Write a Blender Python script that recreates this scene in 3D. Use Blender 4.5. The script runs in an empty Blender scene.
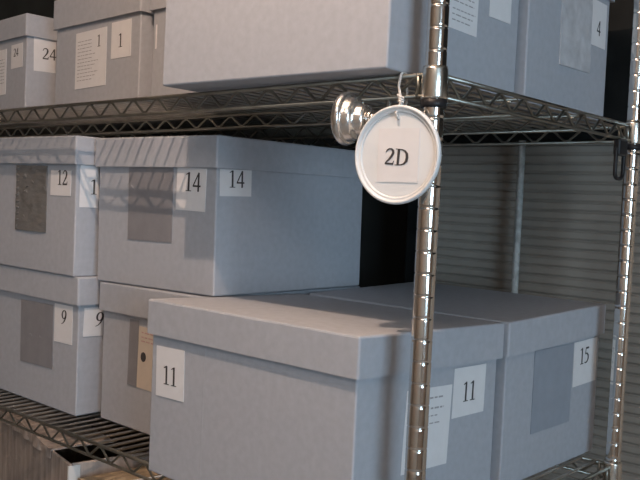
import bpy, bmesh, math, random
from mathutils import Vector, Matrix
from mathutils.geometry import tessellate_polygon
from math import sin, cos, pi, hypot, atan2, radians
random.seed(7)
scene = bpy.context.scene
COL = scene.collection

# ------------------------------------------------------------------ helpers
def new_obj(name, bm, mat=None, parent=None, smooth=False, loc=None):
    me = bpy.data.meshes.new(name)
    bmesh.ops.recalc_face_normals(bm, faces=bm.faces)
    if smooth:
        for f in bm.faces:
            f.smooth = True
    bm.to_mesh(me); bm.free()
    o = bpy.data.objects.new(name, me)
    COL.objects.link(o)
    if mat: me.materials.append(mat)
    if parent is not None: o.parent = parent
    if loc is not None: o.location = loc
    return o

def empty(name, loc=(0, 0, 0), rot=(0, 0, 0), parent=None):
    o = bpy.data.objects.new(name, None)
    o.empty_display_size = .05
    COL.objects.link(o)
    o.location = loc; o.rotation_euler = rot
    if parent is not None: o.parent = parent
    return o

def tag(o, label, cat, group=None, kind=None):
    o['label'] = label; o['category'] = cat
    if group: o['group'] = group
    if kind: o['kind'] = kind
    return o

def structure(o):
    o['kind'] = 'structure'
    return o

def add_box(bm, lo, hi, bevel=0.0, seg=2, M=None):
    x0, y0, z0 = lo; x1, y1, z1 = hi
    vs = [bm.verts.new(v) for v in [(x0,y0,z0),(x1,y0,z0),(x1,y1,z0),(x0,y1,z0),(x0,y0,z1),(x1,y0,z1),(x1,y1,z1),(x0,y1,z1)]]
    fs = [bm.faces.new([vs[i] for i in f]) for f in [(0,3,2,1),(4,5,6,7),(0,1,5,4),(1,2,6,5),(2,3,7,6),(3,0,4,7)]]
    out = list(vs)
    if bevel > 0:
        es = list({e for f in fs for e in f.edges})
        r = bmesh.ops.bevel(bm, geom=es, offset=bevel, segments=seg, affect='EDGES', profile=.5)
        out = list({v for f in r['faces'] for v in f.verts} | {v for v in vs if v.is_valid})
    if M is not None:
        bmesh.ops.transform(bm, matrix=M, verts=out)
    return out

def add_tube(bm, pts, r, seg=8, closed=False):
    pts = [Vector(p) for p in pts]
    n = len(pts)
    rings = []
    prev = None
    for i, p in enumerate(pts):
        if closed:
            t = (pts[(i+1) % n] - pts[i-1]).normalized()
        elif i == 0: t = (pts[1]-p).normalized()
        elif i == n-1: t = (p-pts[i-1]).normalized()
        else: t = ((pts[i+1]-p).normalized() + (p-pts[i-1]).normalized()).normalized()
        if prev is None:
            a = Vector((0, 0, 1)) if abs(t.z) < .9 else Vector((1, 0, 0))
            u = t.cross(a).normalized()
        else:
            u = (prev - t*prev.dot(t)).normalized()
        prev = u
        w = t.cross(u)
        rr = r[i] if isinstance(r, (list, tuple)) else r
        rings.append([bm.verts.new(p + rr*(cos(2*pi*k/seg)*u + sin(2*pi*k/seg)*w)) for k in range(seg)])
    m = n if closed else n-1
    for i in range(m):
        A, B = rings[i], rings[(i+1) % n]
        for k in range(seg):
            bm.faces.new([A[k], A[(k+1) % seg], B[(k+1) % seg], B[k]])
    if not closed:
        bm.faces.new(rings[0][::-1]); bm.faces.new(rings[-1])

def add_lathe(bm, prof, seg=32, M=None):
    rings = []; allv = []
    for r, z in prof:
        if r < 1e-6:
            v = bm.verts.new((0, 0, z)); rings.append([v]); allv.append(v)
        else:
            ring = [bm.verts.new((r*cos(2*pi*k/seg), r*sin(2*pi*k/seg), z)) for k in range(seg)]
            rings.append(ring); allv += ring
    for A, B in zip(rings, rings[1:]):
        if len(A) == 1 and len(B) == 1: continue
        for k in range(seg):
            a = [A[0]] if len(A) == 1 else [A[k], A[(k+1) % seg]]
            b = [B[0]] if len(B) == 1 else [B[(k+1) % seg], B[k]]
            bm.faces.new(a+b)
    for ring in (rings[0], rings[-1]):
        if len(ring) > 1:
            bm.faces.new(ring)
    if M is not None:
        bmesh.ops.transform(bm, matrix=M, verts=allv)

# ------------------------------------------------------------------ materials
def node_mat(name, color, rough=.7, metal=0., noise=None, bump=None, spec=.3, extra=None):
    m = bpy.data.materials.new(name); m.use_nodes = True
    nt = m.node_tree; b = nt.nodes['Principled BSDF']
    b.inputs['Base Color'].default_value = (*color, 1)
    b.inputs['Roughness'].default_value = rough
    b.inputs['Metallic'].default_value = metal
    b.inputs['Specular IOR Level'].default_value = spec
    tc = nt.nodes.new('ShaderNodeTexCoord')
    if noise:
        sc, amt, det = noise[:3]; stretch = noise[3] if len(noise) > 3 else (1, 1, 1)
        mp = nt.nodes.new('ShaderNodeMapping'); mp.inputs['Scale'].default_value = stretch
        nt.links.new(tc.outputs['Object'], mp.inputs['Vector'])
        n = nt.nodes.new('ShaderNodeTexNoise'); n.inputs['Scale'].default_value = sc; n.inputs['Detail'].default_value = det
        nt.links.new(mp.outputs['Vector'], n.inputs['Vector'])
        r = nt.nodes.new('ShaderNodeValToRGB')
        r.color_ramp.elements[0].position = .3; r.color_ramp.elements[1].position = .7
        r.color_ramp.elements[0].color = (*[c*(1-amt) for c in color], 1)
        r.color_ramp.elements[1].color = (*[min(1, c*(1+amt)) for c in color], 1)
        nt.links.new(n.outputs['Fac'], r.inputs['Fac'])
        nt.links.new(r.outputs['Color'], b.inputs['Base Color'])
    if bump:
        sc, st, dist = bump[:3]; stretch = bump[3] if len(bump) > 3 else (1, 1, 1)
        mp = nt.nodes.new('ShaderNodeMapping'); mp.inputs['Scale'].default_value = stretch
        nt.links.new(tc.outputs['Object'], mp.inputs['Vector'])
        n = nt.nodes.new('ShaderNodeTexNoise'); n.inputs['Scale'].default_value = sc; n.inputs['Detail'].default_value = 3
        nt.links.new(mp.outputs['Vector'], n.inputs['Vector'])
        bp = nt.nodes.new('ShaderNodeBump'); bp.inputs['Strength'].default_value = st; bp.inputs['Distance'].default_value = dist
        nt.links.new(n.outputs['Fac'], bp.inputs['Height']); nt.links.new(bp.outputs['Normal'], b.inputs['Normal'])
    return m

BOARD = node_mat('blue_grey_board', (.425, .447, .492), .75, noise=(90, .05, 4), bump=(400, .08, .001), spec=.25)
PAPER = node_mat('label_paper', (.77, .77, .785), .7, noise=(60, .02, 2), spec=.2)
PAPER_TAN = node_mat('tan_label_paper', (.62, .55, .47), .7, noise=(60, .03, 2), spec=.2)
INK = node_mat('black_ink', (.06, .056, .058), .7, noise=(300, .1, 2))
PRINT = node_mat('faint_print', (.38, .37, .38), .7, noise=(900, .3, 3))
RED_PRINT = node_mat('pink_print', (.55, .36, .34), .7, noise=(900, .2, 3))
SLEEVE = node_mat('clear_sleeve_over_board', (.25, .25, .27), .28, noise=(40, .06, 3), bump=(28, .25, .004), spec=.5)
SLEEVE_LIGHT = node_mat('clear_sleeve_over_card', (.56, .57, .60), .3, noise=(45, .14, 3), bump=(60, .3, .003), spec=.5)
SLEEVE_FLAT = node_mat('flat_sleeve', (.30, .34, .40), .4, noise=(40, .05, 3), spec=.4)
SLEEVE_CRINKLE = node_mat('crinkled_sleeve', (.16, .158, .155), .09, noise=(40, .08, 3), bump=(34, .55, .006, (1, 1, 1.8)), spec=.8)
CHROME = node_mat('chrome', (.78, .75, .71), .13, 1., noise=(40, .04, 2))
WIRE = node_mat('plated_wire', (.30, .30, .27), .34, 1., noise=(30, .18, 3))
DECK = node_mat('deck_wire_plating', (.40, .385, .355), .32, .95, noise=(30, .15, 3))
SATIN = node_mat('satin_chrome', (.86, .84, .81), .24, 1., noise=(40, .04, 2))
COLLAR = node_mat('collar_chrome', (.72, .69, .63), .25, 1., noise=(40, .06, 2))
BLACK = node_mat('black_plastic', (.015, .015, .017), .45, noise=(80, .2, 2))
WHITE_PL = node_mat('white_plastic', (.79, .81, .82), .4, noise=(20, .02, 2), spec=.4)
TAG_PAPER = node_mat('tag_paper', (.79, .78, .785), .7, noise=(50, .02, 2), spec=.2)
STRING = node_mat('white_string', (.68, .66, .63), .9, noise=(600, .25, 2))
CARTON = node_mat('worn_carton', (.36, .31, .28), .85, noise=(22, .35, 5, (2.5, 2.5, .35)), bump=(60, .4, .004))
KRAFT = node_mat('brown_wrapping', (.36, .28, .19), .8, noise=(30, .3, 5), bump=(35, .7, .01))
TAPE = node_mat('white_tape', (.70, .69, .67), .5, noise=(30, .06, 3))
WALL = node_mat('beige_plaster', (.42, .35, .29), .9, noise=(6, .06, 4))
DARKWALL = node_mat('dark_back_wall', (.042, .045, .044), .95, noise=(4, .25, 4), spec=.05)  # near-black, slightly mottled, over the whole back wall
FLOORM = node_mat('grey_concrete', (.32, .30, .28), .8, noise=(8, .15, 5))
CEILM = node_mat('ceiling_paint', (.45, .43, .40), .9, noise=(8, .05, 3))
SHUT = node_mat('grey_brown_slats', (.36, .33, .29), .75, noise=(5, .22, 4, (1, 1, .6)))
DARK_ZONE = node_mat('dark_zone_black', (.017, .018, .018), .95, noise=(20, .2, 3), spec=.03)  # near-black standing in for the unlit zone above the slats; rail shares it
PIPE = node_mat('galvanised_pipe', (.66, .70, .70), .5, .3, noise=(60, .25, 3))
FRAME = node_mat('window_frame_paint', (.5, .49, .47), .5, noise=(20, .04, 2))

def emission_mat(name, color, strength):
    m = bpy.data.materials.new(name); m.use_nodes = True
    nt = m.node_tree; nt.nodes.remove(nt.nodes['Principled BSDF'])
    e = nt.nodes.new('ShaderNodeEmission')
    e.inputs['Color'].default_value = (*color, 1); e.inputs['Strength'].default_value = strength
    nt.links.new(e.outputs[0], nt.nodes['Material Output'].inputs['Surface'])
    return m

# ------------------------------------------------------------------ lettering (serif strokes, unit cap height)
def stroke(pts):
    """pts: (x, y, w) -> outline polygon"""
    L, R = [], []
    n = len(pts)
    for i, (x, y, w) in enumerate(pts):
        if i == 0: dx, dy = pts[1][0]-x, pts[1][1]-y
        elif i == n-1: dx, dy = x-pts[i-1][0], y-pts[i-1][1]
        else: dx, dy = pts[i+1][0]-pts[i-1][0], pts[i+1][1]-pts[i-1][1]
        d = hypot(dx, dy) or 1
        nx, ny = -dy/d*w/2, dx/d*w/2
        L.append((x+nx, y+ny)); R.append((x-nx, y-ny))
    return [[L[i], L[i+1], R[i+1], R[i]] for i in range(n-1)]
def rect(x0, y0, x1, y1): return [[(x0, y0), (x1, y0), (x1, y1), (x0, y1)]]
def arc(cx, cy, rx, ry, a0, a1, n, wf):
    out = []
    for i in range(n+1):
        a = radians(a0 + (a1-a0)*i/n)
        out.append((cx+rx*cos(a), cy+ry*sin(a), wf(i/n)))
    return out
def glyph(ch):
    if ch == '1':
        return rect(.22, .02, .33, .99) + rect(.10, 0, .45, .045) + stroke([(.09, .87, .04), (.2, .93, .06), (.30, .99, .05)]), .52
    if ch == '2':
        g = stroke([(.07, .74, .04), (.12, .87, .06), (.22, .95, .08), (.33, .95, .10), (.42, .86, .12), (.44, .72, .13), (.38, .53, .12), (.26, .33, .09), (.07, .08, .06)])
        return g + rect(.05, 0, .49, .11) + [[(.44, .1), (.49, .1), (.53, .25), (.50, .25)]], .56
    if ch == '4':
        return stroke([(.39, .98, .06), (.06, .31, .06)]) + rect(.03, .24, .53, .33) + rect(.34, 0, .44, .99), .57
    if ch == '5':
        g = rect(.15, .88, .48, .99) + stroke([(.17, .92, .05), (.11, .58, .05)])
        return g + stroke([(.09, .57, .04), (.2, .61, .08), (.33, .57, .11), (.43, .45, .13), (.44, .28, .12), (.36, .12, .10), (.22, .04, .08), (.05, .05, .07)]), .55
    if ch == '9':
        g = stroke(arc(.27, .68, .19, .28, 0, 360, 20, lambda t: .06+.06*abs(cos(2*pi*t))))
        return g + stroke([(.47, .70, .11), (.45, .48, .11), (.36, .24, .09), (.22, .08, .06), (.07, .01, .04)]), .55
    if ch == 'D':
        g = rect(.12, .02, .24, .98) + rect(.02, 0, .24, .04) + rect(.02, .95, .24, .99)
        g += stroke([(.2, .97, .05), (.36, .95, .07), (.50, .88, .10), (.60, .73, .13), (.63, .5, .135), (.60, .27, .13), (.50, .12, .10), (.36, .045, .07), (.2, .025, .05)])
        return g, .74
    return [], .3
def text_polys(s, h, slant=0.0, space=1.0, wide=1.22):
    polys = []; x = 0
    for ch in s:
        g, w = glyph(ch)
        for p in g:
            polys.append([((x+a*wide+slant*b)*h, b*h) for a, b in p])
        x += w*space*wide
    tot = x*h
    return [[(a-tot/2, b-h/2) for a, b in p] for p in polys]

# a face frame maps (a, b, off) -> local box coordinates; 'L' = -X face, 'R' = -Y face
def face_pt(face, a, z, off):
    return (-off, a, z) if face == 'L' else (a, -off, z)
def add_sheet(bm, face, c, w, h, rot=0., off=.0004, thick=.0006, nx=1, nz=1, wob=0.):
    """a thin sheet stuck on the face: real thickness"""
    sg = -1 if face == 'L' else 1
    cr, sr = cos(rot), sin(rot)
    grid = []
    for j in range(nz+1):
        row = []
        for i in range(nx+1):
            x = (i/nx-.5)*w; y = (j/nz-.5)*h
            a = c[0] + sg*(x*cr - y*sr); z = c[1] + x*sr + y*cr
            o = off + thick + (random.uniform(0, wob) if wob else 0)
            row.append((bm.verts.new(face_pt(face, a, z, o)), bm.verts.new(face_pt(face, a, z, off))))
        grid.append(row)
    for j in range(nz):
        for i in range(nx):
            A, B, C_, D = grid[j][i], grid[j][i+1], grid[j+1][i+1], grid[j+1][i]
            bm.faces.new([A[0], B[0], C_[0], D[0]]); bm.faces.new([D[1], C_[1], B[1], A[1]])
    border = [grid[0][i] for i in range(nx+1)] + [grid[j][nx] for j in range(1, nz+1)] + [grid[nz][i] for i in range(nx-1, -1, -1)] + [grid[j][0] for j in range(nz-1, 0, -1)]
    for k in range(len(border)):
        P, Q = border[k], border[(k+1) % len(border)]
        bm.faces.new([P[0], P[1], Q[1], Q[0]])
def add_polys(bm, face, c, polys, rot=0., off=.0014, clip=None):
    sg = -1 if face == 'L' else 1
    cr, sr = cos(rot), sin(rot)
    for p in polys:
        top = [bm.verts.new(face_pt(face, c[0]+sg*(x*cr-y*sr), c[1]+x*sr+y*cr, off)) for x, y in p]
        bot = [bm.verts.new(face_pt(face, c[0]+sg*(x*cr-y*sr), c[1]+x*sr+y*cr, off-.0003)) for x, y in p]
        n = len(p)
        try:
            bm.faces.new(top); bm.faces.new(bot[::-1])
            for k in range(n): bm.faces.new([top[k], bot[k], bot[(k+1) % n], top[(k+1) % n]])
        except ValueError:
            pass

def number_label(box, face, c, w, h, rot, text, tc, th=.0275, slant=0., mat=None):
    bm = bmesh.new(); add_sheet(bm, face, c, w, h, rot)
    lab = new_obj('number_label', bm, mat or PAPER, box)
    if text:
        bm = bmesh.new(); add_polys(bm, face, tc, text_polys(text, th, slant), rot)
        new_obj('number', bm, INK, lab)
    return lab
def document_label(box, face, c, w, h, rot, lines, mat=None, number=None, pmat=None):
    """lines: list of (y0 from centre, x0, x1) rows of illegible small print"""
    bm = bmesh.new(); add_sheet(bm, face, c, w, h, rot)
    lab = new_obj('document_label', bm, mat or PAPER, box)
    bm = bmesh.new()
    polys = []
    for y, x0, x1, t in lines:
        x = x0
        while x < x1:
            l = random.uniform(.005, .014)
            polys += rect(x, y-t/2, min(x+l, x1), y+t/2); x += l + .003
    add_polys(bm, face, c, polys, rot)
    new_obj('printed_lines', bm, pmat or PRINT, lab)
    if number:
        bm = bmesh.new(); add_polys(bm, face, number[1], text_polys(number[0], number[2]), rot)
        new_obj('number', bm, INK, lab)
    return lab
def sleeve(box, face, c, w, h, rot, mat, wob=0.0, n=1, creases=()):
    bm = bmesh.new(); add_sheet(bm, face, c, w, h, rot, thick=.0009, nx=n, nz=n, wob=wob)
    for da, dz, ln, ang, rr in creases:      # raised wrinkles in the plastic
        pts = []
        for k in range(6):
            t = k/5-.5
            pts.append(face_pt(face, c[0]+da+ln*t*cos(ang), c[1]+dz+ln*t*sin(ang)+.0015*sin(3*t+da*90), .0008+wob*.6))
        add_tube(bm, pts, [rr*(.35+.65*sin(pi*(k+.5)/6)) for k in range(6)], 8)
    return new_obj('plastic_sleeve', bm, mat, box)

# ------------------------------------------------------------------ archive boxes
OV, LH, TH = .0066, .0514, .0028
GROUP = 'blue-grey archive boxes on the wire shelving'
def make_box(label, x, y, z, yaw, tx, ty, w, l, h, ltx=0., lty=0., lh=LH):
    t = empty('archive_box', (x, y, z), (ty, -tx, yaw))
    tag(t, label, 'box', GROUP)
    # body: carton with a vertical joint strip, rounded upright edges
    bm = bmesh.new()
    hb = h - .018
    add_box(bm, (0, 0, 0), (w, l, hb), .0026, 3)
    new_obj('body', bm, BOARD, t, smooth=False)
    # lid: an upturned tray with real board thickness
    bm = bmesh.new()
    x0, y0, x1, y1 = -OV, -OV, w+OV, l+OV
    z0, z1 = h-lh, h
    N = 6
    def tray(x0, y0, x1, y1, z0, z1, r):
        # ring of corner-rounded outline points
        pts = []
        for cx, cy, a0 in ((x1-r, y1-r, 0), (x0+r, y1-r, 90), (x0+r, y0+r, 180), (x1-r, y0+r, 270)):
            for k in range(4):
                a = radians(a0 + 90*k/3)
                pts.append((cx+r*cos(a), cy+r*sin(a)))
        return pts
    ro = .0034
    def inset(d): return tray(x0+d, y0+d, x1-d, y1-d, z0, z1, max(ro-d, .0006))
    loops = [(inset(0), z0), (inset(0), z1-.003), (inset(.0009), z1-.0009), (inset(.003), z1)]
    inner = [(inset(TH), z0), (inset(TH), z1-TH)]
    def vv(p, zz): return bm.verts.new((p[0], p[1], zz + ltx*p[0] + lty*p[1]))
    rings = [[vv(p, zz) for p in pts] for pts, zz in loops]
    irings = [[vv(p, zz) for p in pts] for pts, zz in inner]
    def bridge(A, B):
        n = len(A)
        for k in range(n): bm.faces.new([A[k], A[(k+1) % n], B[(k+1) % n], B[k]])
    for A, B in zip(rings, rings[1:]): bridge(A, B)
    bm.faces.new(rings[-1])
    bridge(rings[0], irings[0]); bridge(irings[0], irings[1]); bm.faces.new(irings[1])
    new_obj('lid', bm, BOARD, t)
    return t

# --- lower shelf
b11 = make_box('large grey box numbered 11, nearest box on the lower shelf, left of the front post',
               -.0316, .0675, -.0925, -.0141, 0, 0, .318, .400, .2618, ltx=-.030, lty=-.004)
number_label(b11, 'L', (.3541, .1560), .0656, .0743, .025, '11', (.3536, .1520), .0275)
document_label(b11, 'R', (.1486, .1256), .1025, .1080, -.047,
               [(.040, .0, .030, .0022), (.034, -.04, -.012, .0016), (.026, .004, .034, .0022), (.016, -.04, .02, .0016), (.006, -.04, .026, .0016)])
number_label(b11, 'R', (.2462, .1625), .0807, .0687, -.023, '11', (.2452, .1622), .0275)
bm = bmesh.new(); add_sheet(bm, 'L', (.2785, .105), .0016, .205, 0, off=-.0002, thick=.0005)
new_obj('joint_strip', bm, BOARD, b11)

b15 = make_box('grey box numbered 15 on the lower shelf, beside the right post',
               .3090, .0600, -.0925, -.0141, .002, 0, .3150, .392, .2525, ltx=.020)
sleeve(b15, 'R', (.1490, .1345), .1300, .1310, -.007, SLEEVE_FLAT)
number_label(b15, 'R', (.2622, .1630), .0860, .0755, .02, '15', (.2576, .1745), .0278)

b9 = make_box('box with a 9 label, lowest at far left, standing under box 12',
              .0597, .7994, -.0925, -.0041, 0, 0, .39, .318, .2581)
sleeve(b9, 'L', (.1432, .1349), .1189, .1228, .02, SLEEVE, creases=[(.020, -.006, .010, .4, .0018), (-.016, -.004, .010, .4, .0016)])
number_label(b9, 'L', (.0490, .1655), .0619, .0718, .01, '9', (.0485, .1787), .027, .12)
number_label(b9, 'R', (.0318, .1735), .0420, .0535, -.03, '9', (.0430, .1778), .027, .12)

b10 = make_box('box under box 14, mostly hidden behind box 11, with a tan spine label',
               .0870, .4835, -.0925, -.01, 0, 0, .38, .2815, .2555, lty=-.012)
sleeve(b10, 'L', (.1854, .1361), .0270, .1170, -.02, SLEEVE)
lab = document_label(b10, 'L', (.1450, .1310), .0530, .1080, -.02, [(.044, -.018, .026, .0022), (.036, -.018, .020, .0022), (.029, -.018, .024, .0022)], PAPER_TAN, None, RED_PRINT)
bm = bmesh.new(); add_polys(bm, 'L', (.1553, .1330), [[(.0075*cos(2*pi*k/20), .0085*sin(2*pi*k/20)) for k in range(20)]])
new_obj('finger_hole', bm, INK, lab)

b14 = make_box('box numbered 14 on top of box 10, with shelf shadows across its front',
               .0860, .4612, .1652, .010, 0, -.014, .373, .318, .2560, lty=.010)
sleeve(b14, 'L', (.1665, .1430), .1209, .1257, 0, SLEEVE, creases=[(.050, .030, .008, .8, .0018)])
number_label(b14, 'L', (.0606, .1697), .0730, .0697, -.03, '14', (.0558, .1819), .031)
number_label(b14, 'R', (.0408, .1822), .0697, .0431, .02, '14', (.0420, .1885), .0275)

b12 = make_box('box numbered 12 at left, resting on box 9, with a crinkled clear sleeve',
               .0496, .8045, .1660, -.002, 0, 0, .39, .318, .2565)
sleeve(b12, 'L', (.1526, .1383), .1117, .1265, 0, SLEEVE_CRINKLE, .0026, 7,
       [(.050, -.055+.0125*k, random.uniform(.007, .013), random.uniform(-.9, .9), random.uniform(.0022, .0036)) for k in range(10)] +
       [(.022, .042, .012, .5, .0036), (.020, .012, .014, .1, .0038), (.014, .022, .010, -.4, .0018), (-.006, .032, .012, .3, .0018), (.024, -.036, .010, .8, .0018), (-.050, .020, .012, 1.0, .0018), (-.048, .042, .010, .9, .0016)])
number_label(b12, 'L', (.0504, .1697), .0690, .0467, 0, '12', (.0440, .1800), .0275, mat=PAPER)
number_label(b12, 'R', (.0274, .1656), .0399, .0770, 0, '1', (.0368, .1651), .0275)

# --- upper shelf
SUX, SUY, ZU = -.0116, -.0075, .4790
def deck_z(x, y): return ZU + SUX*x + SUY*y
bU = make_box('large plain-fronted box overhanging the upper shelf edge, nearest the front post',
              -.0370, .0412, .4800, .0323, SUX, -.002, .310, .3946, .258)
document_label(bU, 'R', (.1597, .0997), .0698, .0586, -.009, [(-.004 - .007*k, -.028, .028 - .006*(k % 3), .0014) for k in range(3)] + [(.02 - .007*k, -.028, .024, .0014) for k in range(3)])
number_label(bU, 'R', (.2547, .1239), .0600, .0397, .014, '', (.25, .13))
bV = make_box('box on the upper shelf beside the right post, with a crumpled clear sleeve',
              .2895, .0440, .4762, .0323, SUX, SUY, .292, .394, .258)
sleeve(bV, 'R', (.1610, .1323), .1141, .1155, .03, SLEEVE_LIGHT, .0015, 6)
number_label(bV, 'R', (.2486, .1603), .0603, .0732, .01, '4', (.2480, .1540), .0240)
b1 = make_box('box numbered 1 at upper left, with a typed sheet beside its number',
              .2030, .8385, deck_z(.203, .8385)+.001, -.043, SUX, SUY, .385, .328, .2720, lh=.0654)
document_label(b1, 'L', (.1804, .1306), .1219, .1197, .017,
               [(.040 - .0075*k, -.052, (.004 if k < 4 else .03 - .012*(k % 3)), .0014) for k in range(12)], PAPER, ('1', (.1492, .1655), .0245))
number_label(b1, 'L', (.0666, .1597), .0715, .0740, .007, '1', (.0682, .1577), .0275)
b2 = make_box('partly hidden box between box 1 and the big overhanging box, upper shelf',
              .2000, .5000, deck_z(.2, .5)+.001, -.043, SUX, SUY, .385, .312, .258)
number_label(b2, 'L', (.300, .1555), .0040, .0465, 0, '', (.3, .15))
b24 = make_box('box numbered 24 on the upper shelf, farthest left, with a lower lid',
               .2150, 1.290, deck_z(.215, 1.29)+.001, -.06, SUX, SUY, .385, .310, .258)
number_label(b24, 'L', (.0474, .1646), .0596, .0561, .02, '24', (.0515, .1735), .019)
document_label(b24, 'L', (.1408, .1315), .0775, .1088, .02, [(.03 - .008*k, -.03, .03, .0014) for k in range(8)])
number_label(b24, 'R', (.0485, .1700), .0620, .0795, .03, '24', (.0560, .1732), .0265)

# ------------------------------------------------------------------ wire shelving unit
W, LP = .5786, 1.73
unit = empty('shelving_unit', (0, 0, 0))
tag(unit, 'chrome wire shelving unit with grooved posts, carrying all the grey boxes', 'shelf')
G0 = .5526
def post_mesh():
    bm = bmesh.new()
    z0, z1 = -1.2, 1.25
    R = .0124
    prof = [(R*.92, z0), (R, z0+.002)]
    n0 = math.ceil((z0+.01-G0)/.0254); n1 = math.floor((z1-.01-G0)/.0254)
    for k in range(n0, n1+1):
        z = G0 + k*.0254
        prof += [(R, z-.0035), (R, z-.0013), (R-.0006, z-.0006), (R-.0006, z+.0006), (R, z+.0013), (R, z+.0035)]
    prof += [(R, z1-.002), (R*.9, z1)]
    add_lathe(bm, prof, 28)
    return bm
p0 = new_obj('post', post_mesh(), CHROME, unit, smooth=True)
for xy in ((W, 0), (0, LP), (W, LP)):
    q = p0.copy(); COL.objects.link(q); q.parent = unit; q.location = (xy[0], xy[1], 0)

def truss(bm, A, B, ztop, zbot, period=.0605, rt=.0030, rb=.0026, rz=.0021, phase=.0):
    A = Vector(A); B = Vector(B); L = (B-A).length; d = (B-A)/L
    add_tube(bm, [A+Vector((0, 0, ztop)), B+Vector((0, 0, ztop))], rt, 8)
    add_tube(bm, [A+Vector((0, 0, zbot)), B+Vector((0, 0, zbot))], rb, 8)
    pts = []; s = .012; up = True
    while s < L-.008:
        if up: pts += [A+d*(s-.004)+Vector((0, 0, ztop-.003)), A+d*(s+.004)+Vector((0, 0, ztop-.003))]
        else: pts += [A+d*(s-.004)+Vector((0, 0, zbot+.003)), A+d*(s+.004)+Vector((0, 0, zbot+.003))]
        up = not up; s += period/2
    add_tube(bm, pts, rz, 6)

def wire_shelf(z, rx=0., ry=0., mid=True):
    # part: the deck wires; sub-parts: rims, support trusses, collars
    bm = bmesh.new()
    n = int(LP/.0254)
    for k in range(1, n):
        y = k*.0254 + .004
        add_tube(bm, [(-.001, y, -.0023), (W+.001, y, -.0023)], .0023, 6)
    s = new_obj('wire_shelf', bm, DECK, unit)
    s.location = (0, 0, z); s.rotation_euler = (ry, -rx, 0)
    e = .014
    for A, B in (((0, e, 0), (0, LP-e, 0)), ((W, e, 0), (W, LP-e, 0)), ((e, 0, 0), (W-e, 0, 0)), ((e, LP, 0), (W-e, LP, 0))):
        bm = bmesh.new()
        truss(bm, A, B, -.0035, -.0275)
        d = (Vector(B)-Vector(A)).normalized()
        # short upright ties near the corner, welded between the two rim wires
        for P, sg in ((Vector(A), 1), (Vector(B), -1)):
            Q = P + d*sg*.009
            add_tube(bm, [Q+Vector((0, 0, -.001)), Q+Vector((0, 0, -.031))], .0030, 8)
        new_obj('rim_truss', bm, WIRE, s, smooth=True)
    for x in (.20, .39):
        bm = bmesh.new()
        truss(bm, (x, .006, 0), (x, LP-.006, 0), -.0062, -.0275, rt=.0022, rb=.0024)
        new_obj('support_truss', bm, WIRE, s, smooth=True)
    for x, y in ((0, 0), (W, 0), (0, LP), (W, LP)):
        bm = bmesh.new()
        add_lathe(bm, [(.0128, .004), (.0140, .005), (.0146, .001), (.0158, -.030), (.0150, -.0325), (.0128, -.0325)], 28, Matrix.Translation((x, y, 0)))
        c = new_obj('corner_collar', bm, COLLAR, s, smooth=True)
        bm = bmesh.new()
        add_lathe(bm, [(.0126, -.0328), (.0152, -.0330), (.0152, -.0395), (.0142, -.0420), (.0126, -.0422)], 28, Matrix.Translation((x, y, 0)))
        new_obj('split_sleeve', bm, BLACK, c, smooth=True)
    return s
wire_shelf(ZU, SUX, SUY)
wire_shelf(-.0928)
wire_shelf(-.50)

# ------------------------------------------------------------------ hanging round tag
TP = Vector((-.0315, .0248, .3818)); TR = .0562
tg = empty('hanging_tag', TP, (0, 0, radians(5.0)))
tag(tg, 'round white plastic tag reading 2D, tied by string to the front post corner', 'tag')
def disc_with_hole(bm, R, hc, hr, x0, x1, n=64, m=16):
    outer = [(R*cos(2*pi*k/n), R*sin(2*pi*k/n)) for k in range(n)]
    hole = [(hc[0]+hr*cos(2*pi*k/m), hc[1]+hr*sin(2*pi*k/m)) for k in range(m)]
    allp = outer + hole
    tris = tessellate_polygon([[Vector((a, b, 0)) for a, b in outer], [Vector((a, b, 0)) for a, b in hole]])
    F = [bm.verts.new((x0, a, b)) for a, b in allp]; B = [bm.verts.new((x1, a, b)) for a, b in allp]
    for t in tris:
        bm.faces.new([F[i] for i in t]); bm.faces.new([B[i] for i in reversed(t)])
    for k in range(n): bm.faces.new([F[k], F[(k+1) % n], B[(k+1) % n], B[k]])
    for k in range(m): bm.faces.new([F[n+k], F[n+(k+1) % m], B[n+(k+1) % m], B[n+k]])
HOLE = (.0005, .0410)
bm = bmesh.new(); disc_with_hole(bm, TR-.004, HOLE, .0018, 0, .0015)
new_obj('disc', bm, WHITE_PL, tg)
bm = bmesh.new()   # raised rim with a stepped inner lip, turned about the disc axis
MX = Matrix.Rotation(radians(-90), 4, 'Y')
prof = [(TR-.0085, -.0002), (TR-.0075, .0016), (TR-.0062, .0019), (TR-.0050, .0012), (TR-.0040, .0034), (TR-.0026, .0046), (TR-.0010, .0043), (TR, .0028), (TR, -.0010), (TR-.0014, -.0024), (TR-.0040, -.0024)]
seg = 64; rings = []
for r, z in prof:
    rings.append([bm.verts.new((-z, r*cos(2*pi*k/seg), r*sin(2*pi*k/seg))) for k in range(seg)])
for i in range(len(rings)):
    A, B = rings[i], rings[(i+1) % len(rings)]
    for k in range(seg): bm.faces.new([A[k], A[(k+1) % seg], B[(k+1) % seg], B[k]])
new_obj('rim', bm, WHITE_PL, tg, smooth=True)
bm = bmesh.new(); add_sheet(bm, 'L', (-.0015, -.0005), .0540, .0610, .0, off=.0002)
pl = new_obj('paper_label', bm, TAG_PAPER, tg)
bm = bmesh.new(); add_polys(bm, 'L', (.0000, -.0022), text_polys('2D', .0188, 0, .97, 1.36), -.06)
new_obj('lettering', bm, INK, pl)
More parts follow.
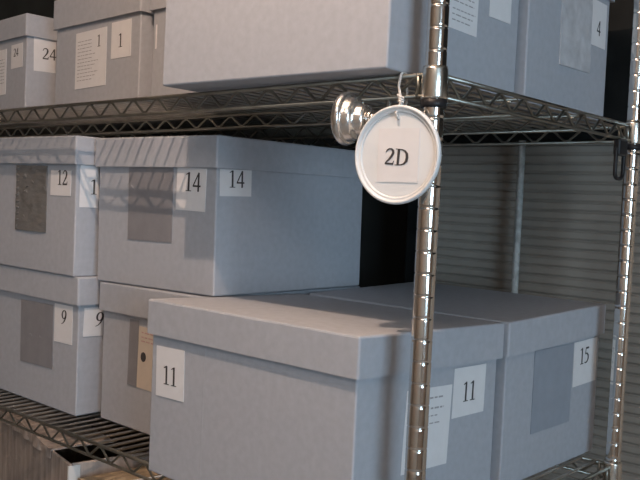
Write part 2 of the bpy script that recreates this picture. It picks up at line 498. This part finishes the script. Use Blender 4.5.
# string: through the hole, knotted, up and over the shelf rim
bm = bmesh.new()
def L2(p):  # world -> tag local
    return Matrix.Rotation(-radians(5.0), 4, 'Z') @ (Vector(p)-TP)
hp = Vector((-.001, HOLE[0], HOLE[1]))
top = L2((-.0058, .044, .4775)); knot = L2((-.014, .036, .447))
add_tube(bm, [Vector((.004, HOLE[0], HOLE[1]+.004)), Vector((.0005, HOLE[0], HOLE[1])), hp, hp+Vector((-.005, .0005, .006)), knot+Vector((-.001, -.001, -.008)), knot, knot.lerp(top, .5)+Vector((-.002, .002, 0)), top,
              L2((0, .0445, .4812)), L2((.0062, .0445, .4775)), L2((.0078, .0445, .468)), L2((.0076, .0440, .4450)), L2((-.001, .0425, .4400)), knot+Vector((.002, .001, .001))], .0016, 8)
add_tube(bm, [Vector((.004, HOLE[0], HOLE[1]+.004)), Vector((.003, HOLE[0]+.002, HOLE[1]+.012)), knot+Vector((.001, .0015, 0)), knot+Vector((-.003, .0035, .006))], .0012, 8)
for k in range(3):
    c = knot + Vector((0, 0, .0025*(k-1)))
    add_tube(bm, [c+Vector((.0024*cos(2*pi*j/10), .0026*sin(2*pi*j/10),   .0012*sin(2*pi*j/10))) for j in range(10)], .0015, 6, closed=True)
new_obj('string', bm, STRING, tg, smooth=True)

# ------------------------------------------------------------------ chrome knob on the shelf rim
kd = Vector((-.20, .98, .04)).normalized()
kb = empty('chrome_knob', (-.026, .1035, .4255))
tag(kb, 'round chrome knob with stepped rim, fixed under the shelf edge behind the tag', 'knob')
q = kd.to_track_quat('Z', 'Y').to_matrix().to_4x4()
bm = bmesh.new()
add_lathe(bm, [(0, -.0270), (.0130, -.0270), (.0165, -.0255), (.0180, -.0225), (.0186, -.0170), (.0200, -.0140), (.0235, -.0130), (.0255, -.0110), (.0262, -.0070), (.0268, -.0030), (.0278, -.0016), (.0298, -.0022), (.0314, -.0008), (.0322, .0025), (.0312, .0062), (.0285, .0090), (.0225, .0125), (.0150, .0160), (.0060, .0178), (0, .0182)], 56, q)
new_obj('knob_head', bm, SATIN, kb, smooth=True)
bm = bmesh.new()
add_lathe(bm, [(.0075, -.036), (.0085, -.035), (.0085, -.0268)], 24, q)
e = q @ Vector((0, 0, -.034))
add_tube(bm, [e, e+Vector((.012, -.004, .002)), Vector((.0262, e.y-.006, .010)), Vector((.0262, e.y-.006, .0222))], .0035, 10)
new_obj('stem', bm, CHROME, kb, smooth=True)
bm = bmesh.new()
add_lathe(bm, [(.0100, -.0330), (.0118, -.0322), (.0118, -.0290), (.0100, -.0280)], 24, q)
new_obj('lock_ring', bm, CHROME, kb, smooth=True)

# ------------------------------------------------------------------ black hook by the right post
hk = empty('hanging_clip', (.5300, .0, .4475))
tag(hk, 'small black loop clip hanging under the shelf rim, left of the right post', 'clip')
bm = bmesh.new()
pts = []
w2, h0, h1, r = .0155, -.0660, -.013, .010
for cx, cz, a0 in ((w2-r, h1-r, 0), (-w2+r, h1-r, 90), (-w2+r, h0+r, 180), (w2-r, h0+r, 270)):
    for k in range(5):
        a = radians(a0 + 90*k/4); pts.append((cx+r*cos(a), 0, cz+r*sin(a)))
add_tube(bm, pts, .0034, 8, closed=True)
new_obj('loop', bm, BLACK, hk, smooth=True)
bm = bmesh.new()
add_box(bm, (-.016, -.006, -.030), (.017, .006, -.002), .004, 3)
new_obj('clamp_block', bm, BLACK, hk)

# ------------------------------------------------------------------ cartons on the bottom shelf
ct = empty('worn_carton', (.004, .728, -.499), (0, 0, -.20))
tag(ct, 'worn brown open carton under the lower shelf at bottom left, streaked front', 'box')
CH = .346
bm = bmesh.new()
wt = .006
add_box(bm, (0, 0, 0), (.40, .46, .006))
for lo, hi in (((0, 0, .0055), (wt, .46, CH)), ((.40-wt, 0, .0055), (.40, .46, CH)), ((wt, 0, .0055), (.40-wt, wt, CH)), ((wt, .46-wt, .0055), (.40-wt, .46, CH))):
    add_box(bm, lo, hi, .0012, 1)
me = new_obj('body', bm, CARTON, ct)
bm = bmesh.new()
n = 22
# buckled top flap whose front edge bows up along its length
rows = []
for i in range(n+1):
    y = .085 + .377*i/n
    up = .010*sin(pi*i/n)**2*(1 if i < 14 else .6) + random.uniform(-.0012, .0012)
    up *= min(1, i/5)
    rows.append([(-.004 - .003*sin(i*1.7), y, CH-.012+up*.3), (-.002, y, CH+.004+up), (.05, y, CH+.006+up*1.1+.002*sin(i*2.3)), (.12, y, CH+.003)])
V = [[bm.verts.new(p) for p in r] for r in rows]
Vb = [[bm.verts.new((p[0]+(.002 if k == 0 else 0), p[1], p[2]-(.003 if k else 0))) for k, p in enumerate(r)] for r in rows]
for i in range(n):
    for k in range(3):
        bm.faces.new([V[i][k], V[i][k+1], V[i+1][k+1], V[i+1][k]]); bm.faces.new([Vb[i+1][k], Vb[i+1][k+1], Vb[i][k+1], Vb[i][k]])
for i in range(n):
    bm.faces.new([V[i][0], V[i+1][0], Vb[i+1][0], Vb[i][0]]); bm.faces.new([V[i][3], Vb[i][3], Vb[i+1][3], V[i+1][3]])
for i in (0, n):
    for k in range(3):
        f = [V[i][k], V[i][k+1], Vb[i][k+1], Vb[i][k]]
        bm.faces.new(f if i else f[::-1])
new_obj('top_flap', bm, CARTON, ct)
bm = bmesh.new()
add_box(bm, (-.0012, -.0014, .20), (.020, .0, CH-.003), .0004, 1)
add_box(bm, (-.0014, -.0014, .20), (-.0002, .004, CH-.003), .0004, 1)
new_obj('edge_tape', bm, TAPE, ct)

pb = empty('wrapped_bundle', (-.0265, .520, -.499), (0, 0, -.20))
tag(pb, 'brown paper wrapped bundle under the lower shelf, right of the worn carton', 'bundle')
bm = bmesh.new()
nx, ny = 14, 20
bx, by, bz = .36, .196, .334
def skin(u, v):
    ex = min(u, 1-u)*bx; ey = min(v, 1-v)*by; e = min(ex, ey)
    return bz - .010*math.exp(-e/.010) + .003*sin(9*u+3)*cos(14*v) + random.uniform(-.0012, .0012)
g = [[bm.verts.new((bx*i/nx, by*j/ny, skin(i/nx, j/ny))) for j in range(ny+1)] for i in range(nx+1)]
for i in range(nx):
    for j in range(ny): bm.faces.new([g[i][j], g[i+1][j], g[i+1][j+1], g[i][j+1]])
border = [g[i][0] for i in range(nx+1)] + [g[nx][j] for j in range(1, ny+1)] + [g[i][ny] for i in range(nx-1, -1, -1)] + [g[0][j] for j in range(ny-1, 0, -1)]
bot = [bm.verts.new((v.co.x, v.co.y, 0)) for v in border]
m_ = len(border)
for k in range(m_): bm.faces.new([border[k], bot[k], bot[(k+1) % m_], border[(k+1) % m_]])
bm.faces.new(bot)
new_obj('wrapping', bm, KRAFT, pb)
bm = bmesh.new()
add_tube(bm, [(-.002, .10, 0), (-.002, .10, bz-.004), (.01, .10, bz+.004), (bx-.01, .10, bz+.004), (bx+.002, .10, bz-.004), (bx+.002, .10, 0)], .0016, 6)
new_obj('twine', bm, STRING, pb)

# ------------------------------------------------------------------ room
X0, X1, Y0, Y1, Z0, Z1 = -2.6, .86, -2.8, 2.8, -1.2, 1.5
def slab(name, lo, hi, mat):
    bm = bmesh.new(); add_box(bm, lo, hi); return structure(new_obj(name, bm, mat))
T = .1
slab('floor', (X0-T, Y0-T, Z0-T), (X1+T, Y1+T, Z0), FLOORM)
slab('ceiling', (X0-T, Y0-T, Z1), (X1+T, Y1+T, Z1+T), CEILM)
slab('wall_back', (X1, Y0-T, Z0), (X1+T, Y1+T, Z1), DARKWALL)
slab('wall_front', (X0-T, Y0-T, Z0), (X0, Y1+T, Z1), WALL)
slab('wall_left', (X0, Y1, Z0), (X1, Y1+T, Z1), WALL)
WX0, WX1, WZ0, WZ1 = -2.05, -.72, -.12, 1.05
bm = bmesh.new()
add_box(bm, (X0, Y0-T, Z0), (WX0, Y0, Z1)); add_box(bm, (WX1, Y0-T, Z0), (X1, Y0, Z1))
add_box(bm, (WX0, Y0-T, Z0), (WX1, Y0, WZ0)); add_box(bm, (WX0, Y0-T, WZ1), (WX1, Y0, Z1))
structure(new_obj('wall_right', bm, WALL))
win = structure(empty('window_1', ((WX0+WX1)/2, Y0, WZ0)))
bm = bmesh.new(); hw = (WX1-WX0)/2; hh = WZ1-WZ0
for lo, hi in (((-hw, -.06, 0), (-hw+.05, -.01, hh)), ((hw-.05, -.06, 0), (hw, -.01, hh)), ((-hw+.05, -.06, 0), (hw-.05, -.01, .05)), ((-hw+.05, -.06, hh-.05), (hw-.05, -.01, hh))):
    add_box(bm, lo, hi)
new_obj('window_frame', bm, FRAME, win)
bm = bmesh.new(); add_box(bm, (-hw+.05, -.045, .05), (hw-.05, -.040, hh-.05))
new_obj('pane', bm, emission_mat('daylit_frosted_pane', (.57, .80, 1.0), 12.6), win)

# ------------------------------------------------------------------ roller shutter and conduit behind the shelves
sh = empty('roller_shutter', (.76, -.40, Z0))
tag(sh, 'grey-brown horizontal slatted shutter on the wall behind the right end of the shelves', 'shutter')
SY0, SY1 = -1.6, .93   # relative to the empty
bm = bmesh.new()
pitch = .0186; z = 0.; prof = []
while z < 1.66:
    prof += [(0, z), (-.0045, z+.004), (-.0045, z+pitch-.004), (0, z+pitch-.0012)]
    z += pitch
A = [bm.verts.new((x, SY0, zz)) for x, zz in prof]; B = [bm.verts.new((x, SY1, zz)) for x, zz in prof]
A2 = [bm.verts.new((.012, SY0, zz)) for x, zz in (prof[0], prof[-1])]; B2 = [bm.verts.new((.012, SY1, zz)) for x, zz in (prof[0], prof[-1])]
for k in range(len(prof)-1): bm.faces.new([A[k], A[k+1], B[k+1], B[k]])
bm.faces.new([A2[0], A2[1], B2[1], B2[0]])
new_obj('slat_curtain', bm, SHUT, sh)
bm = bmesh.new(); add_box(bm, (-.02, SY1-.005, 0), (.08, SY1+.035, 1.66), .002, 1)
new_obj('guide_rail', bm, DARK_ZONE, sh)
bm = bmesh.new(); add_box(bm, (-.05, SY0, 1.66), (.09, SY1+.035, 2.45), .006, 2)  # added black block in place of the unlit upper background
new_obj('dark_zone_block', bm, DARK_ZONE, sh)

cp = empty('wall_conduit', (.716, .272, Z0))
tag(cp, 'thin galvanised conduit pipe running up the slatted shutter behind the boxes', 'pipe')
bm = bmesh.new(); add_tube(bm, [(0, 0, 0), (0, .004, 1.66)], .0068, 14)
new_obj('pipe', bm, PIPE, cp, smooth=True)
for zz in (.35, 1.05):
    bm = bmesh.new()
    add_tube(bm, [(.0076*cos(a), .0076*sin(a), zz) for a in [2*pi*k/14 for k in range(14)]], .0016, 6, closed=True)
    add_box(bm, (.004, -.003, zz-.004), (.038, .003, zz+.004))
    new_obj('pipe_clip', bm, PIPE, cp)

# ------------------------------------------------------------------ lights
def light(name, kind, loc, energy, color, **kw):
    d = bpy.data.lights.new(name, kind); d.energy = energy; d.color = color
    for k, v in kw.items(): setattr(d, k, v)
    o = bpy.data.objects.new(name, d); COL.objects.link(o); o.location = loc
    return o
light('ceiling_lamp', 'POINT', (-.515, .08, 1.38), 39, (1.0, .715, .535), shadow_soft_size=.008)

pl_ = light('warm_fill_light', 'AREA', (-1.5, -.7, 1.44), 12, (1.0, .80, .68), shape='RECTANGLE', size=.6, size_y=1.2)  # added soft warm fill for the left-hand faces, no fixture behind it
w = bpy.data.worlds.new('World'); scene.world = w; w.use_nodes = True
w.node_tree.nodes['Background'].inputs['Color'].default_value = (.5, .6, .75, 1)
w.node_tree.nodes['Background'].inputs['Strength'].default_value = .3

# ------------------------------------------------------------------ camera
cam = bpy.data.cameras.new('Camera'); co = bpy.data.objects.new('Camera', cam); COL.objects.link(co)
R = Vector((.66471319, -.74579043, .0441929)); U = Vector((.00703764, .06540067, .99783427)); F = Vector((.74706549, .66296258, -.04872129))
M = Matrix(((R.x, U.x, -F.x, -.81547), (R.y, U.y, -F.y, -.55963), (R.z, U.z, -F.z, .32889), (0, 0, 0, 1)))
co.matrix_world = M
cam.sensor_width = 36; cam.lens = 36*855.33/640; cam.clip_start = .01
scene.camera = co

scene.view_settings.view_transform = 'Standard'
scene.view_settings.look = 'None'
scene.view_settings.exposure = 0
scene.view_settings.gamma = 1
scene.view_settings.use_curve_mapping = False
scene.cycles.use_denoising = True
scene.cycles.max_bounces = 6
